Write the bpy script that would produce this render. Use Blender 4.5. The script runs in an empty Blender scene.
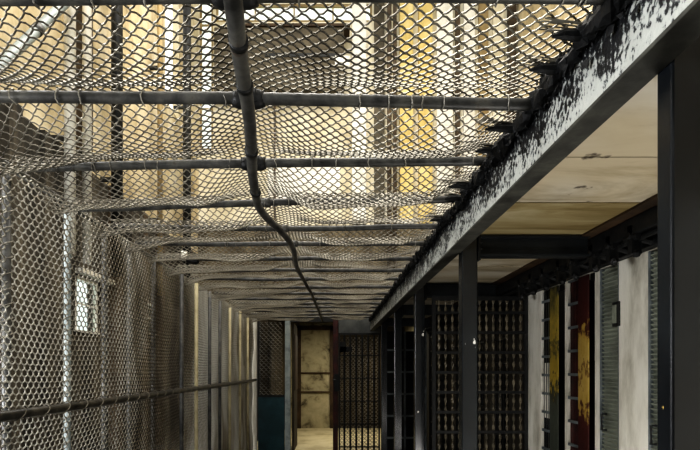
import bpy, math, random
import numpy as np
from mathutils import Vector, noise
random.seed(7)
rng = np.random.default_rng(7)
scene = bpy.context.scene
COL = scene.collection
F, VX, VY, EYE = 500.0, 332.0, 369.0, 1.55

# ------------------------------------------------------------------ helpers
def X(px, d): return (px - VX) * d / F
def Z(py, d): return EYE + (VY - py) * d / F

class MB:
    def __init__(s): s.v = []; s.f = []
    def add(s, vs, fs):
        b = len(s.v); s.v += [tuple(v) for v in vs]; s.f += [tuple(b + i for i in f) for f in fs]
        return s
    def box(s, x0, x1, y0, y1, z0, z1):
        vs = [(x, y, z) for z in (z0, z1) for y in (y0, y1) for x in (x0, x1)]
        return s.add(vs, [(0, 2, 3, 1), (4, 5, 7, 6), (0, 1, 5, 4), (2, 6, 7, 3), (0, 4, 6, 2), (1, 3, 7, 5)])
    def tube(s, pts, r, n=10, cap=True):
        pts = [Vector(p) for p in pts]; m = len(pts)
        rs = r if isinstance(r, (list, tuple)) else [r] * m
        t0 = (pts[1] - pts[0]).normalized()
        up = Vector((0, 0, 1)) if abs(t0.z) < .9 else Vector((1, 0, 0))
        vs = []
        for i, p in enumerate(pts):
            t = (pts[min(i + 1, m - 1)] - pts[max(i - 1, 0)]).normalized()
            a = t.cross(up).normalized(); b = a.cross(t).normalized()
            for k in range(n):
                w = 2 * math.pi * k / n
                vs.append(p + rs[i] * (math.cos(w) * a + math.sin(w) * b))
        fs = [(i * n + k, i * n + (k + 1) % n, (i + 1) * n + (k + 1) % n, (i + 1) * n + k) for i in range(m - 1) for k in range(n)]
        if cap: fs += [tuple(range(n))[::-1], tuple(range((m - 1) * n, m * n))]
        return s.add(vs, fs)
    def twist(s, x, y, z0, z1, r, pitch=.16, step=.02):
        m = int((z1 - z0) / step) + 1; vs = []
        for i in range(m + 1):
            z = z0 + (z1 - z0) * i / m
            for k in range(4):
                a = k * math.pi / 2 + 2 * math.pi * z / pitch
                q = r if k % 2 == 0 else r * .45
                vs.append((x + q * math.cos(a), y + q * math.sin(a), z))
        fs = [(i * 4 + k, i * 4 + (k + 1) % 4, (i + 1) * 4 + (k + 1) % 4, (i + 1) * 4 + k) for i in range(m) for k in range(4)]
        fs += [(0, 1, 2, 3), tuple(m * 4 + k for k in (3, 2, 1, 0))]
        return s.add(vs, fs)
    def ball(s, c, r, sx=1, sy=1, sz=1, n=10, jit=0):
        vs = [(c[0], c[1], c[2] - r * sz)]
        h = n // 2
        for i in range(1, h):
            th = math.pi * i / h - math.pi / 2
            for k in range(n):
                w = 2 * math.pi * k / n; q = r * (1 + random.uniform(-jit, jit))
                vs.append((c[0] + q * sx * math.cos(th) * math.cos(w), c[1] + q * sy * math.cos(th) * math.sin(w), c[2] + q * sz * math.sin(th)))
        vs.append((c[0], c[1], c[2] + r * sz)); L = len(vs) - 1
        fs = [(0, 1 + (k + 1) % n, 1 + k) for k in range(n)]
        for i in range(h - 2):
            for k in range(n):
                a = 1 + i * n + k; b = 1 + i * n + (k + 1) % n
                fs.append((a, b, b + n, a + n))
        o = 1 + (h - 2) * n
        fs += [(o + k, o + (k + 1) % n, L) for k in range(n)]
        return s.add(vs, fs)
    def build(s, name, m, parent=None, smooth=False, bevel=0):
        me = bpy.data.meshes.new(name); me.from_pydata(s.v, [], s.f); me.update()
        return link(me, name, m, parent, smooth, bevel)

def link(me, name, m, parent=None, smooth=False, bevel=0):
    me.materials.append(m)
    if smooth: me.polygons.foreach_set('use_smooth', [True] * len(me.polygons))
    o = bpy.data.objects.new(name, me); COL.objects.link(o)
    if parent is not None:
        o.parent = parent
        o.matrix_parent_inverse.identity()
        L = Vector((0, 0, 0)); p = parent
        while p is not None: L += p.location; p = p.parent
        me.transform(__import__('mathutils').Matrix.Translation(-L))
    if bevel:
        b = o.modifiers.new('bevel', 'BEVEL'); b.width = bevel; b.segments = 2; b.limit_method = 'ANGLE'
    return o

def tag(o, label, cat, group=None, kind=None):
    o['label'] = label; o['category'] = cat
    if group: o['group'] = group
    if kind: o['kind'] = kind
    return o
def thing(name, label, cat, loc, group=None):
    o = bpy.data.objects.new(name, None); o.location = loc; o.empty_display_size = .1; COL.objects.link(o)
    return tag(o, label, cat, group)
def struct(o): o['kind'] = 'structure'; return o

# ------------------------------------------------------------------ materials
def hexc(h):
    c = [int(h[i:i + 2], 16) / 255 for i in (0, 2, 4)]
    return tuple(x / 12.92 if x <= .04045 else ((x + .055) / 1.055) ** 2.4 for x in c) + (1,)
def mat(name, stops, scale=4, detail=6, rough=.7, metal=0, stretch=(1, 1, 1), bump=0, dist=.0, spec=.5, rr=None):
    """noise driven colour ramp on object coordinates; stops = [(pos, hex)]"""
    m = bpy.data.materials.new(name); m.use_nodes = True; N = m.node_tree.nodes; L = m.node_tree.links
    b = N['Principled BSDF']; b.inputs['Roughness'].default_value = rough; b.inputs['Metallic'].default_value = metal
    b.inputs['Specular IOR Level'].default_value = spec
    tc = N.new('ShaderNodeTexCoord'); mp = N.new('ShaderNodeMapping'); mp.inputs['Scale'].default_value = stretch
    ge = N.new('ShaderNodeNewGeometry')
    L.new(ge.outputs['Position'], mp.inputs['Vector'])
    nz = N.new('ShaderNodeTexNoise'); nz.inputs['Scale'].default_value = scale; nz.inputs['Detail'].default_value = detail
    nz.inputs['Roughness'].default_value = .65; nz.inputs['Distortion'].default_value = dist
    L.new(mp.outputs[0], nz.inputs['Vector'])
    r = N.new('ShaderNodeValToRGB')
    e = r.color_ramp.elements
    while len(e) < len(stops): e.new(.5)
    for i, (p, h) in enumerate(stops): e[i].position = p; e[i].color = hexc(h)
    L.new(nz.outputs[0], r.inputs[0]); L.new(r.outputs[0], b.inputs['Base Color'])
    if bump:
        bp = N.new('ShaderNodeBump'); bp.inputs['Strength'].default_value = bump; bp.inputs['Distance'].default_value = .01
        L.new(nz.outputs[0], bp.inputs['Height']); L.new(bp.outputs[0], b.inputs['Normal'])
    m['ramp'] = r.name
    return m

M = {}
M['pipe'] = mat('pipe_paint', [(.35, '2b2b2a'), (.5, '4a4a48'), (.62, '5e5d58'), (.72, '43342a')], 9, rough=.45, bump=.3)
M['wire'] = mat('galvanised_wire', [(.3, '5c5850'), (.5, '8b877d'), (.7, 'a9a69b')], 3, rough=.42, metal=.6)
M['fencewire'] = mat('bright_galvanised_wire', [(.36, '3f382b'), (.45, '746c5b'), (.55, 'a5a298'), (.7, 'c6c4bc')], .9, detail=4, rough=.45, metal=.2, stretch=(1, 1.2, .35))
M['wire_dim'] = mat('weathered_wire', [(.3, '55524c'), (.5, '8d8a82'), (.7, 'a9a69c')], 3, rough=.45, metal=.25)
M['cream_post'] = mat('cream_post_paint', [(.3, '8d8468'), (.5, 'b3a98a'), (.7, 'c6bd9f')], 4, rough=.6)
M['rail'] = mat('rail_paint', [(.35, '1d1c19'), (.5, '35322c'), (.62, '4b473e')], 9, rough=.4, bump=.3)
M['post'] = mat('blue_grey_post_paint', [(.3, '13161a'), (.55, '1e2226'), (.75, '2b3034')], 5, rough=.24, bump=.06, spec=.9)
M['cross'] = mat('dark_steel', [(.3, '15181a'), (.55, '24282b'), (.75, '2f3334')], 6, rough=.5, bump=.2)
M['iron'] = mat('black_iron', [(.3, '0e0f10'), (.55, '1c1d1d'), (.75, '2c2723')], 12, rough=.55, bump=.3)
M['tar'] = mat('black_flaking_tar', [(.3, '050608'), (.5, '0f1113'), (.68, '1d2023'), (.76, '6d7176')], 30, rough=.6, bump=.6)
M['soffit'] = mat('cream_soffit_paint', [(.25, '8a7f6a'), (.4, 'bdb5a2'), (.5, 'd3cdbf'), (.7, 'dcd8cc')], 1.6, dist=.6, rough=.75, stretch=(.6, 1.6, 1))
M['soffit2'] = mat('yellowed_soffit_paint', [(.25, '5a4c33'), (.42, '86764e'), (.52, 'a0926c'), (.68, 'bdb395')], 1.8, dist=.6, rough=.75, stretch=(.5, 2.2, 1))
M['white'] = mat('white_wall_paint', [(.22, '6b675c'), (.36, 'b9b5a8'), (.5, 'd6d3c8'), (.7, 'e4e1d8')], 2.4, rough=.7, stretch=(2, 2, .6), bump=.2)
M['cellmesh'] = mat('grey_perforated_steel', [(.3, '62665c'), (.5, '82867a'), (.7, '94988a')], 5, rough=.55)
M['yellow'] = mat('peeling_yellow_over_rust', [(.36, '2c120c'), (.47, '4a1f14'), (.5, 'a8862c'), (.56, 'c9a640'), (.7, 'd6bb62')], 9, rough=.65, stretch=(1, 1, .55), bump=.5)
M['yellowdark'] = mat('yellow_paint_over_green', [(.36, '1d1c16'), (.47, '3b3823'), (.52, '8e7a2c'), (.62, 'b29a3c'), (.75, '4e5340')], 10, rough=.65, stretch=(1, 1, .5), bump=.5)
M['red'] = mat('dark_red_paint', [(.3, '1d0e0d'), (.5, '3a1715'), (.7, '522420')], 8, rough=.55, bump=.3)
M['teal'] = mat('dark_teal_panel', [(.3, '122a30'), (.55, '1e3d44'), (.75, '2c4f55')], 3, rough=.5)
M['hall'] = mat('hall_plaster', [(.3, '94866a'), (.45, 'c2b391'), (.55, 'd6caae'), (.72, 'e2dbc8')], 1.1, rough=.85, stretch=(1, 1, .5))
M['hallcream'] = mat('cream_plaster', [(.3, 'b5a98c'), (.45, 'd8cfb6'), (.6, 'e8e2d0'), (.75, 'efebdf')], .9, rough=.85, stretch=(1, 1, .5))
M['dado_and_shade'] = mat('dark_dado_and_shade', [(.3, '1d1c19'), (.45, '35322d'), (.58, '504a40'), (.72, '6c6557')], 1.3, rough=.8, stretch=(1, 2.2, .35))
M['endlow'] = mat('brown_grey_lower_wall', [(.3, '40392d'), (.45, '5f5646'), (.6, '7d735e'), (.75, '948a74')], 1.2, rough=.85, stretch=(2, 1, .5))
M['pilaster'] = mat('tan_pilaster', [(.3, '7d6c4c'), (.5, 'a08d68'), (.7, 'b8a884')], 2, rough=.85)
M['brownpil'] = mat('brown_pilaster', [(.3, '3a3024'), (.5, '54483a'), (.7, '6a5c48')], 3, rough=.85)
M['greybox'] = mat('grey_concrete', [(.3, '464136'), (.5, '5f584b'), (.7, '746c5c')], 2, rough=.85)
M['ochre'] = mat('ochre_yellow_paint', [(.3, 'b8a262'), (.5, 'd8c384'), (.7, 'e6daae')], 1.5, rough=.8, stretch=(1, 1, .4))
M['whitepipe'] = mat('white_pipe', [(.3, 'c8c4b8'), (.5, 'e6e3da'), (.7, 'f0eee8')], 3, rough=.5)
M['floor'] = mat('concrete_floor', [(.3, '34322e'), (.5, '4d4a44'), (.7, '625e56')], 2, rough=.8, bump=.2)
M['roomfloor'] = mat('pale_concrete_floor', [(.3, 'a89c7c'), (.5, 'cabf9e'), (.7, 'd6ccb0')], 2, rough=.8)
M['roomwall'] = mat('peeling_cream_wall', [(.33, '453f30'), (.40, '857d66'), (.47, 'a8a085'), (.65, 'bdb498')], 2.6, dist=.4, rough=.85)
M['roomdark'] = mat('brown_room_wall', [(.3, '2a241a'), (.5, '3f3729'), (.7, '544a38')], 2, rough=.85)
M['brown'] = mat('brown_timber', [(.3, '2e2318'), (.5, '463625'), (.7, '5a4833')], 5, rough=.7)
M['plate'] = mat('dark_grey_plate', [(.3, '3a3c3b'), (.5, '505251'), (.7, '5d5f5c')], 4, rough=.6)
M['lightsteel'] = mat('pale_steel', [(.3, '6e7676'), (.5, '939b9b'), (.7, 'a7adab')], 6, rough=.5)
M['gatesteel'] = mat('grey_gate_steel', [(.3, '474c4e'), (.5, '666c6e'), (.7, '7d8384')], 6, rough=.5)
M['chain'] = mat('braided_bar_steel', [(.3, '4b463a'), (.5, '7d7663'), (.7, 'a39b84')], 7, rough=.5)
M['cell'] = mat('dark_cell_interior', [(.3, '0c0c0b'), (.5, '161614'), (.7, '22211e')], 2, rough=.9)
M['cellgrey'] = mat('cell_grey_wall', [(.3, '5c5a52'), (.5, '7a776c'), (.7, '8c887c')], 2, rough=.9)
M['chaindark'] = mat('dark_braided_bar', [(.3, '3a362c'), (.5, '635c4c'), (.7, '8d8470')], 7, rough=.45)
M['glossblack'] = mat('black_fitting', [(.3, '050506'), (.7, '111214')], 6, rough=.4)

def beam_material():
    """white paint flaking off black steel, more of it lost towards the top edge"""
    m = mat('flaking_white_on_black_steel', [(0, '0b0c0f'), (.47, '16181c'), (.5, '7d8282'), (.55, 'b9bcb8'), (1, 'c9cbc6')], 64, detail=5, rough=.55, bump=.5, stretch=(1, 1.1, .8))
    N = m.node_tree.nodes; L = m.node_tree.links
    nz = next(n for n in N if n.type == 'TEX_NOISE'); r = next(n for n in N if n.type == 'VALTORGB')
    ge = next(n for n in N if n.type == 'NEW_GEOMETRY')
    sp = N.new('ShaderNodeSeparateXYZ'); L.new(ge.outputs['Position'], sp.inputs[0])
    mr = N.new('ShaderNodeMapRange'); mr.inputs['From Min'].default_value = EYE + .70; mr.inputs['From Max'].default_value = EYE + .90
    mr.inputs['To Min'].default_value = .11; mr.inputs['To Max'].default_value = -.15
    L.new(sp.outputs['Z'], mr.inputs['Value'])
    n2 = N.new('ShaderNodeTexNoise'); n2.inputs['Scale'].default_value = 9; L.new(ge.outputs['Position'], n2.inputs['Vector'])
    m2 = N.new('ShaderNodeMath'); m2.operation = 'MULTIPLY_ADD'; m2.inputs[1].default_value = .55; m2.inputs[2].default_value = -.275
    L.new(n2.outputs[0], m2.inputs[0])
    a = N.new('ShaderNodeMath'); a.operation = 'ADD'; L.new(nz.outputs[0], a.inputs[0]); L.new(mr.outputs[0], a.inputs[1])
    a2 = N.new('ShaderNodeMath'); a2.operation = 'ADD'; L.new(a.outputs[0], a2.inputs[0]); L.new(m2.outputs[0], a2.inputs[1])
    L.new(a2.outputs[0], r.inputs[0])
    return m
M['beam'] = beam_material()
M['flange'] = mat('grey_flange_paint', [(.3, '2e2e2a'), (.5, '454540'), (.62, '55554e'), (.74, '33291f')], 7, rough=.6, bump=.3)

def glass():
    m = bpy.data.materials.new('dusty_window_glass'); m.use_nodes = True; N = m.node_tree.nodes; L = m.node_tree.links
    N.remove(N['Principled BSDF']); out = N['Material Output']
    t = N.new('ShaderNodeBsdfTransparent'); t.inputs[0].default_value = (.93, .97, .95, 1)
    g = N.new('ShaderNodeBsdfGlossy'); g.inputs['Roughness'].default_value = .15
    mx = N.new('ShaderNodeMixShader'); mx.inputs[0].default_value = .08
    L.new(t.outputs[0], mx.inputs[1]); L.new(g.outputs[0], mx.inputs[2]); L.new(mx.outputs[0], out.inputs[0]); return m
M['glass'] = glass()
def banded(name, stops, z0, z1, jit):
    m = mat(name, [(p, h) for p, h in stops], 20, rough=.65, stretch=(1, 1, .6), bump=.5)
    N = m.node_tree.nodes; L = m.node_tree.links
    nz = next(n for n in N if n.type == 'TEX_NOISE'); r = next(n for n in N if n.type == 'VALTORGB'); ge = next(n for n in N if n.type == 'NEW_GEOMETRY')
    sp = N.new('ShaderNodeSeparateXYZ'); L.new(ge.outputs['Position'], sp.inputs[0])
    mr = N.new('ShaderNodeMapRange'); mr.inputs['From Min'].default_value = z0; mr.inputs['From Max'].default_value = z1; L.new(sp.outputs['Z'], mr.inputs['Value'])
    a = N.new('ShaderNodeMath'); a.operation = 'MULTIPLY_ADD'; a.inputs[1].default_value = jit; L.new(nz.outputs[0], a.inputs[0]); 
    b = N.new('ShaderNodeMath'); b.operation = 'SUBTRACT'; b.inputs[1].default_value = jit / 2; L.new(mr.outputs[0], b.inputs[0]); L.new(b.outputs[0], a.inputs[2])
    L.new(a.outputs[0], r.inputs[0]); r.color_ramp.interpolation = 'LINEAR'
    return m
M['yellow'] = banded('yellow_paint_over_dark_red', [(.0, '3a1512'), (.22, '4a1c15'), (.27, 'b0954a'), (.42, 'bfa45c'), (.47, '6e4a1c'), (.52, 'c4aa62'), (.66, 'b89a4a'), (.70, '4a1a14'), (1, '3a1411')], EYE - .6, EYE + .65, .55)
M['yellowdark'] = banded('dirty_yellow_over_grey_green', [(0, '3c4038'), (.3, '474a40'), (.38, '33301f'), (.44, 'a48c34'), (.6, '8d7a30'), (.64, '3d3a22'), (.7, 'a08a38'), (.9, '6d622e'), (1, '2c2a1e')], EYE - .65, EYE + .65, .6)

# ------------------------------------------------------------------ chain link netting
def chain_link(name, m, parent, surf, U, V, p, r, pv=None, tw=.11, bulge=1.25):
    """pickets run along v; surf(u, v) -> (x, y, z), normal offset in surf(u, v, n)"""
    w = p / 2; h = (pv or p) / 2; nu = int(U / w); nv = int(V / h)
    k = np.arange(nv * 3)                         # three points per half period: two at the twist, one half way across
    off = np.array([-1, -1, 0, 1, 1, 0], float)[k % 6]
    side = np.array([0, 0, 1, 0, 0, -1], float)[k % 6]
    vv = (k // 3) * h + np.array([-tw, tw, .5])[k % 3] * h
    allv = []; allf = []; base = 0
    n = 3
    for i in range(nu):
        s = 1 if i % 2 == 0 else -1
        u = (i + .5) * w + s * off * w * .5 * 1.04
        nn = s * side * r * bulge
        P = surf(u, vv, nn)                        # (m,3)
        t = np.gradient(P, axis=0); t /= np.linalg.norm(t, axis=1)[:, None] + 1e-9
        up = np.array([0.31, .2, .93]); up2 = np.array([.93, .31, .2])
        a = np.cross(t, up); la = np.linalg.norm(a, axis=1)
        bad = la < .2; a[bad] = np.cross(t[bad], up2); a /= np.linalg.norm(a, axis=1)[:, None]
        b = np.cross(a, t)
        mm = len(P)
        ring = [P + r * (math.cos(q) * a + math.sin(q) * b) for q in (0, 2.094, 4.189)]
        vs = np.stack(ring, 1).reshape(-1, 3)
        allv.append(vs)
        i0 = np.arange(mm - 1)[:, None] * n; kk = np.arange(n)[None, :]; k2 = (kk + 1) % n
        allf.append((np.stack([i0 + kk, i0 + k2, i0 + n + k2, i0 + n + kk], -1).reshape(-1, 4)) + base)
        base += mm * n
    v = np.concatenate(allv).astype(np.float32); f = np.concatenate(allf).astype(np.int32)
    me = bpy.data.meshes.new(name)
    me.vertices.add(len(v)); me.vertices.foreach_set('co', v.ravel())
    me.loops.add(f.size); me.loops.foreach_set('vertex_index', f.ravel())
    me.polygons.add(len(f)); me.polygons.foreach_set('loop_start', np.arange(0, f.size, 4, dtype=np.int32))
    me.update(calc_edges=True); me.validate()
    return link(me, name, m, parent, True)

WX = -1.42                    # fence plane
BX = .70                      # outer face of walkway beam
PH = EYE + .90                # overhead pipe height
END = 9.2
bars_y = [1.212, 1.69, 2.24, 2.79, 3.17, 3.59, 4.07, 4.55, 5.0, 5.5, 5.95, 6.4, 6.85, 7.3, 7.75, 8.2, 8.65]

# ------------------------------------------------------------------ overhead pipes
ordn = ['first', 'second', 'third', 'fourth', 'fifth', 'sixth', 'seventh', 'eighth', 'ninth', 'tenth', 'eleventh', 'twelfth', 'thirteenth', 'fourteenth', 'fifteenth', 'sixteenth', 'seventeenth']
extra = ['at the top edge of the view', 'meeting the spine pipe at a thick clamp', 'running just above the fence corner', 'bent and wavy, ending at the fence post',
         'tucked behind the wavy pipe', 'under the sagging netting', 'carrying the small white fitting', 'just behind the one with the white fitting'] + ['far down the corridor'] * 9
tilt = {0: (PH + .006, PH + .008), 1: (Z(95, 1.69), Z(104, 1.69)), 2: (Z(167, 2.24), Z(160, 2.24)), 3: (Z(208, 2.79), Z(198, 2.79))}
def spine_x(y):
    ys = [.6, 1.22, 1.68, 2.18, 2.66, 3.28, 3.6, 4.2, 5.7, 7.0, 9.0]
    xs = [-.17, -.236, -.280, -.345, -.395, -.29, -.275, -.30, -.235, -.20, -.17]
    return float(np.interp(y, ys, xs))
pipes = []
def wobble(i, t):
    return ([0, .004, .004, .016][i] if i < 4 else .012) * noise.noise((t * 4.5, i * 3.1, .3))
for i, y in enumerate(bars_y):
    z0, z1 = tilt.get(i, (PH, PH)); r = .0195 if i < 4 else .017
    pts = []
    for k in range(19):
        t = k / 18; x = WX + .015 + t * (BX + .03 - WX)
        pts.append((x, y + .006 * math.sin(7 * t + i), z0 + (z1 - z0) * t + wobble(i, t)))
    tc = (spine_x(y) - WX - .015) / (BX + .03 - WX); zc = z0 + (z1 - z0) * tc + wobble(i, tc)
    b = thing('overhead_pipe', f'{ordn[i]} dark overhead cross pipe from the camera, {extra[i]}', 'pipe', (0, y, PH), 'overhead cross pipes holding the netting')
    MB().tube(pts, r, 12).build('pipe_run', M['pipe'], b, True)
    pipes.append(b)
    # coupling where it crosses the spine
    sx = spine_x(y)
    cp = MB()
    if i < 3:
        cp.tube([(sx - .055, y, zc), (sx - .035, y, zc), (sx + .035, y, zc), (sx + .055, y, zc)], [r + .004, r + .011, r + .011, r + .004], 12)
        cp.box(sx + .012, sx + .03, y - .035, y - .01, zc - .02, zc + .02)
    else:
        cp.tube([(sx - .03, y, zc), (sx + .03, y, zc)], r + .006, 10)
    cp.build('clamp', M['iron'] if i < 3 else M['pipe'], b, True)

sp = []
for k in range(60):
    y = .6 + k * (END - .15 - .6) / 59
    sp.append((spine_x(y) + .006 * noise.noise((y * 2, 0, 0)), y, PH - .049 + (.008 if y > 3 else 0) + .006 * noise.noise((y * 1.7, 5, 0))))
sb = thing('spine_pipe', 'long crooked overhead pipe running down the corridor under the cross pipes', 'pipe', (0, 4.5, PH))
MB().tube(sp, [.0235 - .006 * min(1, k / 30) for k in range(60)], 14).build('pipe_run', M['pipe'], sb, True)
for y in (1.30, 1.5, 1.95, 2.4):
    x = spine_x(y); z = PH - .049
    MB().tube([(x + .0012, y - .012, z), (x, y + .012, z)], .0262, 14).build('pipe_collar', M['iron'], sb, True)

# netting: sags between the pipes, rises to the beam on the right and rolls down at the fence on the left
BYS = np.array([.8] + bars_y + [9.15])
def pipe_z(idx, xr):
    if not 0 <= idx - 1 < len(bars_y): return PH
    a, b = tilt.get(idx - 1, (PH, PH)); return a + (b - a) * xr + wobble(idx - 1, float(xr))
AMP = [.05, .060, .095, .115, .085, .075, .08, .065, .07, .065, .07, .06, .07, .06, .07, .06, .06, .06, .06]
def sag_surf(u, v, n):
    x = WX + .012 + u + 0 * v; y = .80 + v
    idx = np.clip(np.searchsorted(BYS, y) - 1, 0, len(BYS) - 2)
    t = np.clip((y - BYS[idx]) / (BYS[idx + 1] - BYS[idx]), 0, 1)
    xr = np.clip((x - WX) / (BX - WX), 0, 1)
    zb = np.array([pipe_z(i, q) for i, q in zip(range(len(BYS)), np.full(len(BYS), xr.flat[0]))])
    base = zb[idx] * (1 - t) + zb[idx + 1] * t
    amp = np.array(AMP)[idx] * (1 + .30 * np.clip(.5 - xr, 0, 1)) * (1 + .25 * np.sin(idx * 2.3 + 1.1 + x * 2.6))
    gap = BYS[idx + 1] - BYS[idx]; bump = np.sin(np.pi * np.clip((t * gap - .032) / (gap - .064), 0, 1)) ** .8
    sx = np.interp(y, SPY, SPX)
    keep = np.clip(np.abs(x - sx) / .30, 0, 1); keep = keep * keep * (3 - 2 * keep)
    edge = np.clip((1 - xr) / .10, 0, 1)
    s = bump * amp * keep * edge
    left = .05 * np.clip(1 - xr / .22, 0, 1) ** 2 * bump
    rip = .012 * np.sin(x * 9 + y * 3.1) * np.sin(y * 6.3 - x * 4) * bump * keep
    z = base + .036 - s - left + rip + n
    return np.stack([x + .012 * np.sin(y * 5 + x * 2), y, z], -1)
SPY = np.linspace(.6, 9.1, 80); SPX = np.array([spine_x(q) for q in SPY])
nt = thing('overhead_netting', 'sagging chain-link netting stretched across the pipes as the corridor roof', 'netting', (0, 4.5, PH))
chain_link('wire_mesh', M['wire'], nt, sag_surf, BX + .005 - WX, 8.35, .045, .0032, .037)
# lacing rolls: bunched wire where netting is tied along pipes
for i, y in enumerate(bars_y[:6]):
    z0, z1 = tilt.get(i, (PH, PH))
    for k in range(14 if i < 4 else 8):
        t = random.random(); x = WX + .05 + t * (BX - WX - .1); z = z0 + (z1 - z0) * t
        rr = .024
        MB().tube([(x + random.uniform(-.004, .004), y + rr * math.cos(a), z + rr * math.sin(a)) for a in np.linspace(-.3, 5.2, 9)], .0024, 4).build('tie_wire', M['wire_dim'], pipes[i])

# ------------------------------------------------------------------ left chain link fence
fn = thing('chain_link_fence', 'tall chain-link fence forming the left side of the corridor', 'fence', (WX, 4.5, 0))
def fence_surf(u, v, n):
    y = .7 + u; z = v
    t = np.sin(y * 2 * np.pi / .95)
    x = WX + .012 * np.sin(y * 3.1 + z * 2.0) + .01 * np.sin(z * 7 + y * 1.4) - .02 + n
    return np.stack([x, y + .006 * np.sin(z * 9 + y), z + .008 * np.sin(y * 4.2)], -1)
chain_link('wire_mesh', M['fencewire'], fn, fence_surf, END - .82, PH + .03, .047, .0042, .056, .06, 1.7)
fpost = [(1.25, 0), (1.72, 0), (2.25, 0), (2.77, 1), (3.22, 0), (3.62, 0), (4.1, 0), (4.62, 0), (5.12, 1), (5.68, 0), (6.2, 0), (6.8, 1), (7.55, 1), (8.25, 1)]
for y, k in fpost:
    xo = WX - .047 if y < 4.5 else WX + .03
    o = MB().tube([(xo, y, 0), (xo - .002, y + .004, 1.2), (xo + .002, y, PH - .02)], .019, 10).build('post', M['lightsteel'] if k and y < 3 else (M['cream_post'] if k else M['pipe']), fn, True)
    if k: o['label'] = 'pale fence post'
MB().tube([(WX + .035, .7, EYE - .197), (WX + .035, 3, EYE - .20), (WX + .035, END - .12, EYE - .197)], .022, 12).build('mid_rail', M['rail'], fn, True)
MB().tube([(WX - .045, .7, PH + .03), (WX - .045, 4, PH + .005), (WX - .045, END - .12, PH)], .017, 10).build('top_rail', M['pipe'], fn, True)
for yy in (2.25, 2.77, 3.22):
    MB().tube([(WX - .045 + .026 * math.cos(a), yy + .026 * math.sin(a), .05 + a * .011) for a in np.arange(0, 210, .7)], .003, 4).build('lacing_wire', M['wire'], fn)
MB().tube([(WX + .018 + .04 * math.cos(a), .9 + a * .03, EYE - .2 + .028 * math.sin(a)) for a in np.arange(0, 265, .5)], .0032, 4).build('lacing_wire', M['wire'], fn)

# ------------------------------------------------------------------ walkway beam on the right
bm = thing('walkway_beam', 'long steel edge beam with white paint flaking off to black, above the posts', 'beam', (BX, 4.5, EYE + .7))
B0, B1 = .4, 9.15
g = MB(); ny, nz = 160, 8                          # web with a slightly pitted face
for i in range(ny + 1):
    for j in range(nz + 1):
        y = B0 + (B1 - B0) * (i / ny) ** 1.6; z = EYE + .70 + .205 * j / nz
        q = .006 * noise.noise((y * 14, z * 22, 1.7)) * (j / nz) if 0 < j else 0
        g.v.append((BX + q, y, z))
for i in range(ny):
    for j in range(nz):
        a = i * (nz + 1) + j; g.f.append((a, a + 1, a + nz + 2, a + nz + 1))
g.box(BX + .012, BX + .03, B0, B1, EYE + .712, EYE + .905)
g.build('web', M['beam'], bm, True)
MB().box(BX - .003, BX + .0745, B0, B1, EYE + .70, EYE + .712).build('bottom_flange', M['flange'], bm, bevel=.002)
MB().box(BX + .008, BX + .1, B0, B1, EYE + .9, EYE + .915).build('top_flange', M['cross'], bm)
cr = MB()                                          # crust of black flakes along the upper edge
for k in range(1500):
    y = B0 + .5 + (B1 - B0 - .6) * random.random() ** 2.0
    z = EYE + .90 + random.uniform(-.05, .035) * (1 if random.random() < .7 else 1.7)
    c = Vector((BX - random.uniform(.0, .03), y, z)); s = random.uniform(.006, .022)
    d = [Vector((random.uniform(-.5, .3), random.uniform(-1, 1), random.uniform(-1, 1))) * s for _ in range(4)]
    cr.add([c + q for q in d], [(0, 1, 2), (0, 2, 3), (0, 3, 1), (1, 3, 2)])
for k in range(120):                               # lumpy bead
    y = B0 + .5 + (B1 - B0 - .7) * (k / 119) ** 1.5
    cr.ball((BX - .016, y, EYE + .895 + random.uniform(-.012, .012)), random.uniform(.020, .040), .9, 1.5, 1, 8, .3)
cr.build('flaked_crust', M['tar'], bm)
for (px, py, d, l) in ((532, 36, 1.34, .10), (511, 68, 1.49, .10), (486, 122, 1.86, .12), (474, 142, 2.05, .1), (455, 176, 2.45, .12), (446, 190, 2.62, .1), (434, 206, 3.0, .1)):
    z = EYE + .895; x = BX - .01
    b = MB(); b.tube([(x - l, d, z - .004), (x - l * .7, d, z + .002), (x - l * .3, d + .004, z + .003), (x + .01, d, z)], [.004, .013, .017, .02], 8)
    b.build('bracket_stub', M['tar'], bm)
    t = MB()
    for q in range(9):
        o = random.uniform(-.02, .02)
        t.tube([(x - l * 1.25 + random.uniform(-.02, .02), d + o * 1.5, z + .03 + random.uniform(-.01, .01)), (x - l * .5, d + o, z + .022), (x, d + o, z + .012)], .0025, 4)
    t.build('frayed_wire', M['wire'], bm)

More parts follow.
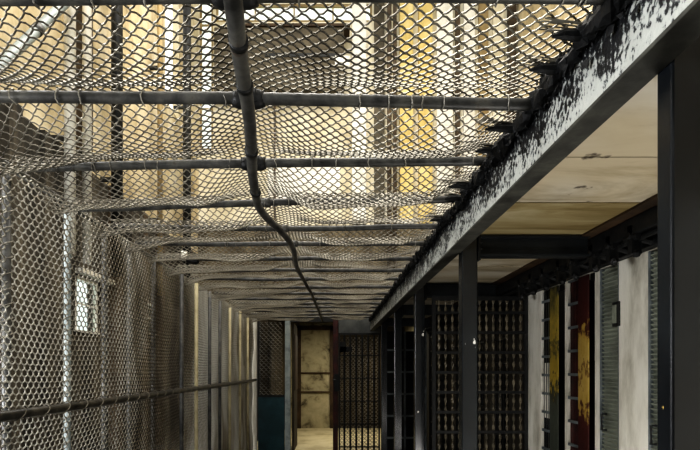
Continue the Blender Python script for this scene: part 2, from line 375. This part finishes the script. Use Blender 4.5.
# ------------------------------------------------------------------ posts under the beam
PX0 = BX + .0745
pd = [(1.14, 'nearest square steel post, cut by the right edge of the picture'), (2.98, 'second square steel post from the camera, with a chipped white spot'),
      (4.67, 'third square steel post from the camera, beside the barred screen'), (6.2, 'fourth square steel post from the camera'), (7.85, 'furthest square steel post, near the end gate')]
for i, (d, lab) in enumerate(pd):
    p = thing('walkway_post', lab, 'post', (PX0 + .047, d + .05, 0), 'steel posts carrying the walkway')
    MB().box(PX0 + .0005, PX0 + .094, d, d + .055 if i == 0 else d + .085, .012, EYE + .80).build('shaft', M['post'], p, bevel=.006)
    MB().box(PX0 - .03, PX0 + .124, d - .03, d + .115, 0, .012).build('base_plate', M['cross'], p)
    chips = {0: [(.002, EYE - .09, .006)], 1: [(.075, EYE + .16, .010), (.072, EYE + .178, .006), (.02, EYE + .15, .005), (.08, EYE + .13, .005)],
             2: [(.075, EYE + .32, .013), (.08, EYE + .35, .007), (.03, EYE - .4, .009)]}.get(i, [])
    for (u, z, q) in chips:
        MB().ball((PX0 + u, d + (.001 if i else .03), z), q, 1 if i else .3, .25 if i else 1, 1.4, 8, .2).build('paint_chip', M['whitepipe'] if i else M['yellow'], p)

WR = 1.73                      # face of the cell wall
for i, (d, lab) in enumerate(((2.98, 'nearest dark cross beam between second post and cell wall'), (4.67, 'cross beam above the barred screen, from the third post'),
                              (6.2, 'cross beam running from the fourth post to the cell wall'), (7.85, 'furthest cross beam, from the last post to the cell wall'))):
    b = thing('cross_beam', lab, 'beam', (1.3, d, EYE + .7), 'cross beams under the walkway')
    MB().box(PX0 + .0945, WR - .19, d + .03, d + .045, EYE + .685, EYE + .795).box(PX0 + .0945, WR - .19, d, d + .08, EYE + .675, EYE + .687).box(PX0 + .0945, WR - .19, d + .0, d + .08, EYE + .785, EYE + .797).build('steel_section', M['cross'], b)
    MB().box(PX0 + .0945, PX0 + .11, d - .01, d + .09, EYE + .65, EYE + .80).ball((PX0 + .115, d + .01, EYE + .72), .012).ball((PX0 + .115, d + .01, EYE + .76), .012).build('end_bracket', M['iron'], b)

# ------------------------------------------------------------------ walkway soffit (ceiling of the cell passage)
joints = [-1.0, .6, 1.28, 1.9, 2.42, 3.0, 3.9, 4.67, 5.5, 6.2, 7.0, 7.85, 9.2]
cs = MB(); cs2 = MB()
for a, b in zip(joints[:-1], joints[1:]):
    dz = random.uniform(-.003, .003)
    (cs2 if a == 2.42 else cs).box(BX + .11, WR + .3, a + .005, b - .005, EYE + .803 + dz, EYE + .86)
struct(MB().box(BX + .105, WR + .3, -1, 9.2, EYE + .861, EYE + .9).build('ceiling_slab', M['cross']))
struct(cs2.build('ceiling_stained', M['soffit2']))
def soffit_mat():
    m = M['soffit']; N = m.node_tree.nodes; L = m.node_tree.links
    r = next(n for n in N if n.type == 'VALTORGB'); b = N['Principled BSDF']; ge = next(n for n in N if n.type == 'NEW_GEOMETRY')
    n2 = N.new('ShaderNodeTexNoise'); n2.inputs['Scale'].default_value = 7; n2.inputs['Detail'].default_value = 4; L.new(ge.outputs['Position'], n2.inputs['Vector'])
    r2 = N.new('ShaderNodeValToRGB'); e = r2.color_ramp.elements; e[0].position = .66; e[0].color = (1, 1, 1, 1); e[1].position = .72; e[1].color = (.06, .04, .03, 1)
    L.new(n2.outputs[0], r2.inputs[0])
    mx = N.new('ShaderNodeMix'); mx.data_type = 'RGBA'; mx.blend_type = 'MULTIPLY'; mx.inputs[0].default_value = 1
    L.new(r.outputs[0], mx.inputs[6]); L.new(r2.outputs[0], mx.inputs[7])
    n3 = N.new('ShaderNodeTexNoise'); n3.inputs['Scale'].default_value = 1.3; L.new(ge.outputs['Position'], n3.inputs['Vector'])
    r3 = N.new('ShaderNodeValToRGB'); e = r3.color_ramp.elements; e[0].position = .45; e[0].color = (1, 1, 1, 1); e[1].position = .62; e[1].color = (.80, .70, .50, 1)
    L.new(n3.outputs[0], r3.inputs[0])
    m2 = N.new('ShaderNodeMix'); m2.data_type = 'RGBA'; m2.blend_type = 'MULTIPLY'; m2.inputs[0].default_value = .6
    L.new(mx.outputs[2], m2.inputs[6]); L.new(r3.outputs[0], m2.inputs[7]); L.new(m2.outputs[2], b.inputs['Base Color'])
soffit_mat()
struct(cs.build('ceiling', M['soffit']))
struct(MB().box(WR - .24, WR - .0, 1.2, 9.15, EYE + .79, EYE + .803).build('trim_1', M['brown']))

# ------------------------------------------------------------------ cell wall on the right
def dpx(px): return WR * F / (px - VX)
HB = EYE + .645                # underside of the lock housing
openings = [(1.10, 1.55), (1.95, 2.74), (3.015, 3.235), (3.29, 3.68), (3.715, 4.14), (4.9, 5.4), (5.7, 6.2), (6.6, 7.1), (7.5, 8.0), (8.4, 8.9)]
wl = MB(); wl2 = MB(); prev = -1.0
for a, b in openings:
    if a < 4.2: wl.box(WR, WR + .14, prev, a, 0, HB)
    else:
        if prev < 4.42: wl.box(WR, WR + .14, prev, 4.42, 0, HB); prev = 4.42
        wl2.box(WR, WR + .14, prev, a, 0, HB)
    prev = b
wl2.box(WR, WR + .14, prev, 9.2, 0, HB)
wl2.box(WR, WR + .14, 4.42, 9.2, HB, EYE + .80)
wl.box(WR, WR + .14, -1, 4.42, HB, EYE + .80)
struct(wl.build('wall_right', M['white'])); struct(wl2.build('wall_right_far', M['dado_and_shade']))  # far stretch coloured dark: passage shade put into the wall colour
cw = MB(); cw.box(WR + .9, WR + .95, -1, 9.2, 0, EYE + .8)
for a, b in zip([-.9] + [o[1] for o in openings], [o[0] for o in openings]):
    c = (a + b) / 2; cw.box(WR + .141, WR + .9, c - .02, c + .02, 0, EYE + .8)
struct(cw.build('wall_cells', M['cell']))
struct(MB().box(WR + .2, WR + .22, 3.29, 3.72, EYE + .06, HB).build('wall_cell_lining', M['cellgrey']))
# lock housing with levers
lh = thing('lock_housing', 'black lever-lock housing running above the cell doors', 'lock', (WR, 3.5, HB))
MB().box(WR - .17, WR - .002, .9, 9.1, EYE + .70, EYE + .788).box(WR - .06, WR - .002, .9, 9.1, HB, EYE + .70).build('housing', M['iron'], lh, bevel=.006)
for y in (1.7, 2.3, 2.62, 2.83, 3.02, 3.27, 3.46, 3.72, 3.95, 4.18, 4.9, 5.5):
    b = MB(); x = WR - .15
    b.box(x - .02, x + .03, y - .02, y + .02, EYE + .60, EYE + .75).tube([(x - .03, y, EYE + .70), (x + .12, y, EYE + .66)], .018, 8)
    b.tube([(x, y - .05, EYE + .69), (x, y + .06, EYE + .69)], .022, 8).ball((x, y - .03, EYE + .60), .022, n=8, jit=.2)
    b.build('lever', M['iron'], lh)
MB().tube([(WR - .13, .9, EYE + .68), (WR - .13, 9.1, EYE + .68)], .014, 8).build('draw_bar', M['iron'], lh)

def perforated_door(a, b, lab, hinge, handle_z, handle_d):
    t = thing('cell_door', lab, 'door', (WR + .024, (a + b) / 2, 0), 'sheet-steel cell doors')
    pn = MB(); pn.box(WR + .024, WR + .034, a + .004, b - .004, .02, HB - .004)
    z = .05
    while z < HB - .03:                                  # ribbed louvre face
        pn.add([(WR + .024, a + .012, z), (WR + .024, b - .012, z), (WR + .006, b - .012, z + .016), (WR + .006, a + .012, z + .016), (WR + .024, a + .012, z + .02), (WR + .024, b - .012, z + .02)], [(0, 1, 2, 3), (3, 2, 5, 4)])
        z += .027
    pn.build('louvred_panel', M['cellmesh'], t)
    MB().box(WR + .002, WR + .036, a + .001, a + .014, .0, HB - .002).box(WR + .002, WR + .036, b - .014, b - .001, .0, HB - .002).build('frame', M['gatesteel'], t)
    for (hy, hz) in hinge:
        h = MB().box(WR - .012, WR + .005, hy - .035, hy + .035, hz - .075, hz + .075).build('hinge', M['iron'], t, bevel=.004)
        MB().box(WR - .02, WR - .012, hy - .015, hy + .018, hz - .055, hz + .055).build('hinge_plate', M['cellmesh'], h)
    if handle_z:
        MB().tube([(WR + .01, handle_d, handle_z - .05), (WR - .02, handle_d, handle_z - .05), (WR - .02, handle_d, handle_z + .05), (WR + .01, handle_d, handle_z + .05)], .008, 6).build('handle', M['iron'], t)
perforated_door(1.95, 2.74, 'grey louvred steel cell door beside the nearest post', [(2.5, EYE + .3)], Z(435, 2.68), 2.68)
perforated_door(3.015, 3.235, 'narrow grey louvred steel cell door with a dark hinge, left of wide white pillar', [(3.035, Z(314, 3.03))], Z(422, 3.17), 3.17)

def barred_door(a, b, stile, lab, paint, barmat, rungs):
    t = thing('barred_cell_door', lab, 'door', (WR + .03, (a + b) / 2, 0), 'barred cell doors')
    for k in range(4):
        y = stile[1] + .02 + (b - stile[1] - .03) * k / 3
        MB().tube([(WR + .03, y, .0), (WR + .03, y, HB - .004)], .009, 8).build('bar', barmat, t, True)
    rg = MB()
    z = .15
    while z < HB:
        rg.box(WR + .004, WR + .018, stile[1], b - .004, z - .010, z + .010); z += rungs
    rg.build('rungs', M['gatesteel'], t)
    MB().box(WR + .001, WR + .010, stile[0], stile[1], .0, HB - .004).build('stile', paint, t, bevel=.004)
    MB().box(WR + .015, WR + .045, a + .005, stile[0], HB - .05, HB - .005).build('top_rail', M['iron'], t)
    return t
t = barred_door(3.29, 3.68, (3.375, 3.52), 'barred cell door with peeling yellow and dark red stile', M['yellow'], M['red'], .17)
MB().box(WR + .042, WR + .024, 3.53, 3.665, .02, HB - .01).build('backing_panel', M['red'], t)
MB().box(WR - .004, WR + .0005, 3.39, 3.51, EYE - .9, EYE - .62).build('lower_patch', M['red'], t)
t = barred_door(3.715, 4.14, (3.83, 3.98), 'barred cell door with dirty yellow-green stile, next to the barred screen', M['yellowdark'], M['iron'], .15)
MB().box(WR + .042, WR + .024, 3.99, 4.13, EYE - .40, EYE + .05).build('white_panel', M['white'], t)
MB().box(WR + .052, WR + .034, 3.99, 4.13, EYE + .05, HB - .01).build('grey_panel', M['cellgrey'], t)
for (a, b), lab in zip(openings[5:], ['first barred door beyond the screen', 'second barred door beyond the screen', 'third barred door beyond the screen', 'fourth barred door beyond the screen', 'last barred door beyond the screen']):
    t = thing('barred_cell_door', f'{lab} on the cell wall', 'door', (WR + .03, (a + b) / 2, 0), 'barred cell doors')
    for k in range(6):
        y = a + .04 + (b - a - .08) * k / 5
        MB().tube([(WR + .03, y, 0), (WR + .03, y, HB - .006)], .011, 6).build('bar', M['iron'], t, True)
    q = MB()
    for k in range(9): q.box(WR + .018, WR + .042, a + .006, b - .006, .1 + k * .25, .125 + k * .25)
    q.build('rungs', M['iron'], t)

# ------------------------------------------------------------------ barred screen across the passage
def screen(name, lab, x0, x1, y, z1, sx, sz, barm, frm, twisted=True, r=.017, z0=0):
    t = thing(name, lab, 'screen', ((x0 + x1) / 2, y, z0))
    MB().box(x0, x0 + .03, y - .015, y + .015, z0, z1).box(x1 - .03, x1, y - .015, y + .015, z0, z1).box(x0 + .03, x1 - .03, y - .015, y + .015, z1 - .035, z1).build('frame', frm, t)
    n = max(2, round((x1 - x0) / sx))
    for k in range(1, n):
        x = x0 + (x1 - x0) * k / n
        m = MB()
        if twisted: m.twist(x, y, z0, z1 - .036, r)
        else: m.tube([(x, y, z0), (x, y, z1 - .036)], r, 8)
        m.build('bar', barm, t)
    z = z0 + .12
    while z < z1 - .08:
        MB().box(x0 + .031, x1 - .031, y - .025, y - .012, z - .012, z + .012).build('crossbar', M['iron'], t); z += sz
    return t
screen('barred_screen', 'dark barred screen with braided uprights closing the cell passage, behind the second post', PX0 + .11, WR - .004, 4.42, EYE + .64, .062, .175, M['chaindark'], M['iron'], True, .013)
# far ladder-like gate behind the last posts
lg = thing('barred_gate', 'grey ladder-like steel gate at the far end of the cell passage', 'gate', (1.2, 8.75, 0))
for x in (.90, 1.10, 1.26, 1.44, 1.62):
    MB().box(x, x + .035, 8.74, 8.775, 0, EYE + .66).build('upright', M['gatesteel'], lg)
for k in range(6):
    z = Z(350 + 22 * k, 8.75); 
    if z > .05: MB().box(.935, 1.62, 8.75, 8.768, z - .018, z + .018).build('rung', M['gatesteel'], lg)
MB().box(.9, 1.66, 8.776, 8.785, 0, EYE + .66).build('backing_sheet', M['cell'], lg)

# ------------------------------------------------------------------ end partition
E = END
ps = thing('corner_post', 'pale cream post standing where the fence meets the end partition', 'post', (-1.40, E, 0))
MB().box(X(251, E), X(257, E), E - .06, E + .02, .03, Z(312, E)).build('shaft', M['white'], ps, bevel=.005)
MB().box(X(249, E), X(259, E), E - .09, E + .05, 0, .03).build('foot', M['iron'], ps)
mp = thing('mesh_partition', 'end partition with diagonal wire mesh over a dark teal panel, left of the doorway', 'partition', (-1.1, E, 0))
xa, xb = X(258, E), X(284.5, E)
MB().box(xa, xb, E, E + .03, 0, Z(397, E)).build('lower_panel', M['teal'], mp, bevel=.004)
MB().box(xa, xb, E - .005, E + .03, Z(397, E), Z(395, E)).box(xa, xb, E - .005, E + .03, Z(320, E), Z(317, E)).box(xa, xa + .025, E - .005, E + .03, Z(395, E), Z(320, E)).build('frame', M['iron'], mp)
chain_link('wire_mesh', M['wire_dim'], mp, lambda u, v, n: np.stack([xa + .02 + u, E + .015 + n + 0 * v, Z(395, E) + v + 0 * u], -1), xb - xa - .03, Z(320, E) - Z(395, E), .085, .006)
df = thing('door_frame', 'steel frame of the open doorway at the end, dark red on one side', 'door frame', (-.35, E, 0))
MB().box(X(285, E), X(290.5, E), E - .04, E + .06, 0, Z(317, E)).build('pale_jamb', M['lightsteel'], df, bevel=.005)
MB().box(X(333, E), X(338, E), E - .04, E + .06, 0, Z(317, E)).build('red_jamb', M['red'], df, bevel=.005)
MB().box(X(290.5, E), X(333, E), E - .04, E + .06, Z(322, E), Z(317, E)).build('lintel', M['iron'], df)
lk = MB().box(X(334, E), X(340, E), E - .1, E - .041, Z(391, E), Z(374, E)); lk.tube([(X(333, E), E - .09, Z(380, E)), (X(336, E), E - .09, Z(380, E))], .02, 8)
lk.build('lock_box', M['glossblack'], df, bevel=.004)
eg = screen('end_gate', 'barred gate with a dark plate on top, right of the end doorway', X(338.5, E), X(380, E), E, Z(333, E), .112, .42, M['iron'], M['iron'], False, .018)
chain_link('wire_mesh', M['wire_dim'], eg, lambda u, v, n: np.stack([X(340, E) + u + 0 * v, E + .05 + n + 0 * v, .02 + v + 0 * u], -1), X(379, E) - X(340, E), Z(334, E) - .03, .07, .006)
MB().box(X(338.5, E), X(380, E), E - .012, E + .02, Z(333, E), Z(318, E)).build('top_plate', M['plate'], eg)
MB().box(X(340, E), X(352, E), E - .06, E - .03, Z(352, E), Z(347, E)).box(X(340, E), X(346, E), E - .06, E - .03, Z(352, E), Z(342, E)).build('latch', M['glossblack'], eg)

# room behind the doorway
RY = 13.1
struct(MB().box(-1.6, 1.9, E + .1, RY + .1, -.06, 0).build('floor_far_room', M['roomfloor']))
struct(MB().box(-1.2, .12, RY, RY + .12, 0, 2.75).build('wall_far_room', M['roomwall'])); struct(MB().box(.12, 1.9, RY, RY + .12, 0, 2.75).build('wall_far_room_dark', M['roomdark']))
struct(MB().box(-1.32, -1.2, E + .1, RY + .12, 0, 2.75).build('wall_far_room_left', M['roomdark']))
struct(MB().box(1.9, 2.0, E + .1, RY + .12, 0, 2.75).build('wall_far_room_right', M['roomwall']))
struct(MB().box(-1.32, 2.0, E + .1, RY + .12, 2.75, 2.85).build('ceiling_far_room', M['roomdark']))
fr = thing('inner_door_frame', 'brown timber frame with two rails on the peeling far wall, seen through the doorway', 'frame', (-.45, RY, 0))
R_ = RY - .05
MB().box(X(297, R_), X(301, R_), R_, RY, 0, Z(326, R_)).build('post', M['brown'], fr)
MB().box(X(330, R_), X(334, R_), R_, RY, 0, Z(326, R_)).build('post', M['brown'], fr)
MB().box(X(297, R_), X(334, R_), R_, RY, Z(330, R_), Z(326, R_)).build('lintel', M['brown'], fr)
for py in (373, 392):
    MB().tube([(X(301, R_), R_ + .02, Z(py, R_)), (X(330, R_), R_ + .02, Z(py, R_))], .02, 8).build('rail', M['brown'], fr)
dl = thing('open_door', 'dark open door leaf just inside the end doorway', 'door', (X(291, E), E + .1, 0))
MB().box(X(291.5, E), X(291.5, E) + .04, E + .1, E + .95, .02, Z(323, E)).build('leaf', M['roomdark'], dl)
MB().box(X(291.5, E) + .04, X(291.5, E) + .055, E + .2, E + .85, 1.15, 2.2).build('inset_panel', M['brown'], dl)

# ------------------------------------------------------------------ hall around the cage
LX, EY, HT = -3.6, 13.5, 12.5
struct(MB().box(LX - .2, 5.2, -1.5, E + .1, -.08, 0).box(LX - .2, -1.6, E + .1, EY, -.08, 0).build('floor', M['floor']))
def ldx(px): return -LX * F / (VX - px)
def zl(px, py): return Z(py, ldx(px))
# left outer wall: dado below 3.1 m with three small windows, plaster above
wins = [(ldx(75), ldx(97), zl(86, 331), zl(86, 279)), (ldx(138), ldx(142), zl(140, 332), zl(140, 290)), (ldx(146), ldx(154), zl(150, 333), zl(150, 303)), (ldx(206), ldx(208), zl(207, 345), zl(207, 305))]
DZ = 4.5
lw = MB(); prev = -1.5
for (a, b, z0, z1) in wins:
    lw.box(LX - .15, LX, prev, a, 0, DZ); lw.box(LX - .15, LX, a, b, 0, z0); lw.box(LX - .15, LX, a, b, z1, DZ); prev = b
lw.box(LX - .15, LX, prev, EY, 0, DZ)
struct(lw.build('wall_left_lower', M['dado_and_shade']))
struct(MB().box(LX - .15, LX, -1.5, ldx(165), DZ, HT).box(LX - .15, LX, ldx(165), ldx(179), DZ, zl(172, 110)).box(LX - .15, LX, ldx(179), EY, DZ, HT).build('wall_left', M['hall']))
for i, (a, b, z0, z1) in enumerate(wins):
    w = bpy.data.objects.new(f'window_{i + 1}', None); w.location = (LX, (a + b) / 2, z0); COL.objects.link(w); struct(w)
    e = min(.03, (b - a) * .12)
    MB().box(LX - .05, LX + .01, a, a + e, z0, z1).box(LX - .05, LX + .01, b - e, b, z0, z1).box(LX - .05, LX + .01, a + e, b - e, z1 - .04, z1).box(LX - .1, LX + .03, a - .03, b + .03, z0 - .03, z0).box(LX - .03, LX - .005, a + e, b - e, (z0 + z1) / 2 - .012, (z0 + z1) / 2 + .012).build('window_frame', M['whitepipe'], w)
    MB().box(LX - .02, LX - .015, a + e, b - e, z0, z1 - .04).build('window_pane', M['glass'], w)
struct(MB().box(LX, LX + .12, ldx(75), ldx(108), zl(86, 277), zl(86, 272)).build('trim_2', M['whitepipe']))
# pilasters on the left wall
pm = {0: M['pilaster'], 1: M['brownpil'], 2: M['hallcream'], 3: M['dado_and_shade']}
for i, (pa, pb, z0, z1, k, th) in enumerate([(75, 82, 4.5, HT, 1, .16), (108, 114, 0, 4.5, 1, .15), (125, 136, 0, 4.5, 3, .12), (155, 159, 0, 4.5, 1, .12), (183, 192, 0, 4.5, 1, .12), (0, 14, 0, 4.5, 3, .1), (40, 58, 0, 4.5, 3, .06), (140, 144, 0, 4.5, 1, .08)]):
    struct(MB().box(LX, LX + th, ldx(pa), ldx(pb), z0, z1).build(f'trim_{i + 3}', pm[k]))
def vpipe(px, off, r, m, lab, z0=3.0, z1=HT):
    d = (-(LX + off)) * F / (VX - px)
    t = thing('wall_pipe', lab, 'pipe', (LX + off, d, z0), 'vertical pipes on the left hall wall')
    MB().tube([(LX + off, d, z0), (LX + off, d, z1)], r, 10).build('pipe_run', m, t, True)
    for z in (4.5, 7.5, 10.5): MB().box(LX, LX + off - r * .5, d - .03, d + .03, z - .03, z + .03).build('wall_clip', M['iron'], t)
vpipe(70, .25, .07, M['whitepipe'], 'bright white vertical pipe beside the brown pilaster, above the netting')
vpipe(87, .25, .06, M['whitepipe'], 'white vertical pipe between two tan panels, above the netting')
vpipe(117, .25, .085, M['iron'], 'thick black vertical pipe in front of tan plaster, above the netting')
vpipe(187, .3, .09, M['iron'], 'black vertical pipe next to the bright tall window, above the netting')
vpipe(160, .2, .05, M['pilaster'], 'thin tan vertical pipe between the two black ones')
dp = thing('slanted_pipe', 'slanted grey pipe with a bright edge in the upper left, above the netting', 'pipe', (-2, 4, 4.2))
A_ = Vector((LX + .33, (3.27 * F) / (VX - 68), 0)); A_.z = Z(0, A_.y)
B_ = Vector((LX + .2, (3.4 * F) / (VX - 2), 0)); B_.z = Z(64, B_.y)
A2 = A_ + (A_ - B_) * .05; B2 = B_ + (B_ - A_) * 1.06
MB().tube([A2, A_, B_, B2], .055, 12).build('pipe_run', M['lightsteel'], dp, True)
MB().tube([A_.lerp(B_, .48), A_.lerp(B_, .54)], .065, 12).build('pipe_collar', M['pipe'], dp, True)

# end wall with tall window, strip window, grey balcony box and ochre column
def ex(px): return X(px, EY)
def ez(py): return Z(py, EY)
def wall_with_holes(x0, x1, z0, z1, holes, y0, y1):
    xs = sorted({x0, x1, *[h[0] for h in holes], *[h[1] for h in holes]}); zs = sorted({z0, z1, *[h[2] for h in holes], *[h[3] for h in holes]})
    m = MB()
    for a, b in zip(xs[:-1], xs[1:]):
        for c, d in zip(zs[:-1], zs[1:]):
            cx, cz = (a + b) / 2, (c + d) / 2
            if any(h[0] < cx < h[1] and h[2] < cz < h[3] for h in holes): continue
            m.box(a, b, y0, y1, c, d)
    return m
holes = [(ex(199.5), ex(213), ez(150), ez(-18)), (ex(216), ex(372), ez(22), ez(4))]
struct(wall_with_holes(LX - .15, 6.0, 0, HT, holes, EY, EY + .15).build('wall_end', M['hallcream']))
struct(MB().box(LX, 6.0, EY - .08, EY - .002, 0, ez(226)).build('wall_end_lower', M['endlow']))
for i, h in enumerate(holes):
    w = bpy.data.objects.new(f'window_{i + 5}', None); w.location = ((h[0] + h[1]) / 2, EY, h[2]); COL.objects.link(w); struct(w)
    m = MB(); e = .05
    m.box(h[0], h[0] + e, EY + .02, EY + .1, h[2], h[3]).box(h[1] - e, h[1], EY + .02, EY + .1, h[2], h[3]).box(h[0], h[1], EY + .02, EY + .1, h[3] - e, h[3]).box(h[0], h[1], EY + .0, EY + .1, h[2], h[2] + e)
    n = max(1, int((h[1] - h[0]) / .9))
    for k in range(1, n):
        x = h[0] + (h[1] - h[0]) * k / n; m.box(x - .02, x + .02, EY + .04, EY + .08, h[2], h[3])
    n = max(1, int((h[3] - h[2]) / 1.1))
    for k in range(1, n):
        z = h[2] + (h[3] - h[2]) * k / n; m.box(h[0], h[1], EY + .04, EY + .08, z - .02, z + .02)
    m.build('window_frame', M['pilaster'], w)
    MB().box(h[0] + e, h[1] - e, EY + .058, EY + .062, h[2] + e, h[3] - e).build('window_pane', M['glass'], w)
gb = thing('concrete_box', 'grey concrete box projecting from the end wall, high above the netting', 'balcony', (ex(280), EY, ez(92)))
g5 = EY - .5
MB().box(X(214, g5), X(344, g5), EY - .5, EY - .004, Z(91, g5), Z(27, g5)).build('shell', M['greybox'], gb, bevel=.02)
MB().box(X(265, g5), X(338, g5), EY - .52, EY - .501, Z(57, g5), Z(53.5, g5)).build('dark_slot', M['iron'], gb)
MB().box(X(335, g5), X(350, g5), EY - .56, EY - .501, Z(67, g5), Z(57, g5)).build('white_bracket', M['whitepipe'], gb)
MB().box(X(238, g5), X(350, g5), EY - .55, EY - .004, Z(27, g5), Z(24.5, g5)).build('ledge', M['brown'], gb)
for i, (a, b, th, k) in enumerate([(399, 412, .2, 'ochre'), (418, 431, .2, 'ochre'), (436, 452, .1, 'whitepipe'), (455, 459, .12, 'brownpil'), (463, 474, .1, 'whitepipe'), (478, 487, .12, 'pilaster'), (492, 503, .1, 'hallcream'), (507, 515, .12, 'brownpil'), (352, 366, .1, 'whitepipe'), (374, 384, .12, 'greybox')]):
    if a == 352: struct(MB().box(ex(268), ex(340), EY - .04, EY - .005, ez(202), ez(160)).build('trim_50', M['whitepipe']))
    struct(MB().box(ex(a), ex(b), EY - th, EY - .005, ez(225), HT).build(f'trim_{30 + i}', M[k]))
for px, r, lab in ((388, .06, 'left one of two close dark drain pipes on the end wall'), (393.5, .05, 'right one of two close dark drain pipes on the end wall'), (276, .03, 'thin dark pipe hanging below the grey concrete box')):
    t = thing('drain_pipe', lab, 'pipe', (ex(px), EY - .3, 2.85), 'pipes on the end wall')
    z1 = HT if px > 300 else Z(91, EY - .5) - .01
    MB().tube([(ex(px), EY - .3, 2.86 if px > 300 else 0), (ex(px), EY - .3, z1)], r, 10).build('pipe_run', M['brownpil'], t, True)
    if px > 300: MB().box(ex(px) - .02, ex(px) + .02, EY - .3, EY - .005, 6, 6.06).build('wall_clip', M['iron'], t)
struct(MB().box(5.0, 5.2, 0, EY, EYE + .9, HT).build('wall_upper_right', M['hall']))
# shoulder wall below, closing the gap beside the far room
struct(MB().box(LX, -1.32, E + 1.6, E + 1.75, 0, 2.85).build('wall_back', M['dado_and_shade']))

struct(MB().box(LX - .15, 5.2, -2.0, -1.8, 0, 3.2).build('wall_rear', M['dado_and_shade']))  # unseen wall added behind the camera to cut sky light on the posts
struct(MB().box(LX - .15, 5.2, -1.8, -1.49, -.08, 0).build('floor_rear', M['floor']))
# small fitting on the seventh pipe
y7 = bars_y[6]; zf = PH - .008
fx = X(190, y7)
ft = thing('clip_lamp', 'small white and black fitting clipped under an overhead pipe near the fence', 'lamp', (fx, y7, PH))
MB().tube([(fx - .02, y7 - .085, zf - .028), (fx - .022, y7 - .085, zf + .045)], [.022, .026], 12).build('white_shade', M['whitepipe'], ft, True)
MB().tube([(fx + .0, y7 - .085, zf - .022), (fx + .075, y7 - .085, zf - .03), (fx + .095, y7 - .085, zf - .028)], [.026, .03, .018], 12).build('black_body', M['glossblack'], ft, True)

# ------------------------------------------------------------------ light
w = bpy.data.worlds.new('World'); scene.world = w; w.use_nodes = True
N = w.node_tree.nodes; L = w.node_tree.links; bg = N['Background']
tc = N.new('ShaderNodeTexCoord'); s_ = N.new('ShaderNodeSeparateXYZ'); r = N.new('ShaderNodeValToRGB')
L.new(tc.outputs['Generated'], s_.inputs[0]); L.new(s_.outputs['Z'], r.inputs[0])
e = r.color_ramp.elements; e[0].position = 0; e[0].color = (.80, .86, .86, 1); e[1].position = .6; e[1].color = (1, .97, .9, 1)
L.new(r.outputs[0], bg.inputs[0]); bg.inputs[1].default_value = 1.25

def area(name, loc, rot, size, energy, color=(1, 1, 1), sy=None):
    l = bpy.data.lights.new(name, 'AREA'); l.energy = energy; l.color = color; l.size = size
    if sy: l.shape = 'RECTANGLE'; l.size_y = sy
    o = bpy.data.objects.new(name, l); o.location = loc; o.rotation_euler = rot; COL.objects.link(o); return o
def aim(o, t):
    o.rotation_euler = (Vector(t) - o.location).to_track_quat('-Z', 'Y').to_euler()
area('hall_daylight', (-.6, 5, 11.5), (0, 0, 0), 3.5, 800, (1, .955, .89), 9)
aim(area('upper_left_fill', (-3.3, 2.2, 5.6), (0, 0, 0), 1.6, 150, (.95, .97, 1), 3), (1.0, 2.6, 2.2))  # added area light brightening beam and post sides, no window there
area('far_room_fill', (.6, 11.3, 2.6), (0, 0, 0), 1.0, 42, (1, .93, .76))  # unseen area light added to brighten the far room
aim(area('side_fill', (-3.3, .55, 1.75), (0, 0, 0), 1.3, 170, (.97, .98, 1)), (1.5, 2.2, 1.5))  # added fill from beyond the fence for posts and pilasters, no window behind it
aim(area('passage_fill', (1.32, 1.75, .1), (0, 0, 0), .5, 20, (1, .97, .93)), (1.4, 2.3, 2.4))  # invented light on the passage floor, lifts the soffit and cell wall
sl = bpy.data.lights.new('fence_fill', 'SPOT'); sl.energy = 75; sl.color = (.97, .98, 1); sl.spot_size = math.radians(58); sl.spot_blend = .6; sl.shadow_soft_size = .15  # spot added out of view to brighten the fence wires
so = bpy.data.objects.new('fence_fill', sl); so.location = (.55, -1.0, 1.9); COL.objects.link(so); aim(so, (-1.5, 2.6, 1.6))

cam = bpy.data.cameras.new('camera'); co = bpy.data.objects.new('camera', cam); COL.objects.link(co)
co.location = (0, 0, EYE); co.rotation_euler = (math.pi / 2, 0, 0)
cam.sensor_width = 36; cam.lens = 36 * F / 700; cam.shift_x = (350 - VX) / 700; cam.shift_y = (VY - 225) / 700
cam.clip_start = .02; cam.clip_end = 100
scene.camera = co
scene.view_settings.view_transform = 'Standard'
scene.view_settings.look = 'High Contrast'
scene.view_settings.exposure = 0
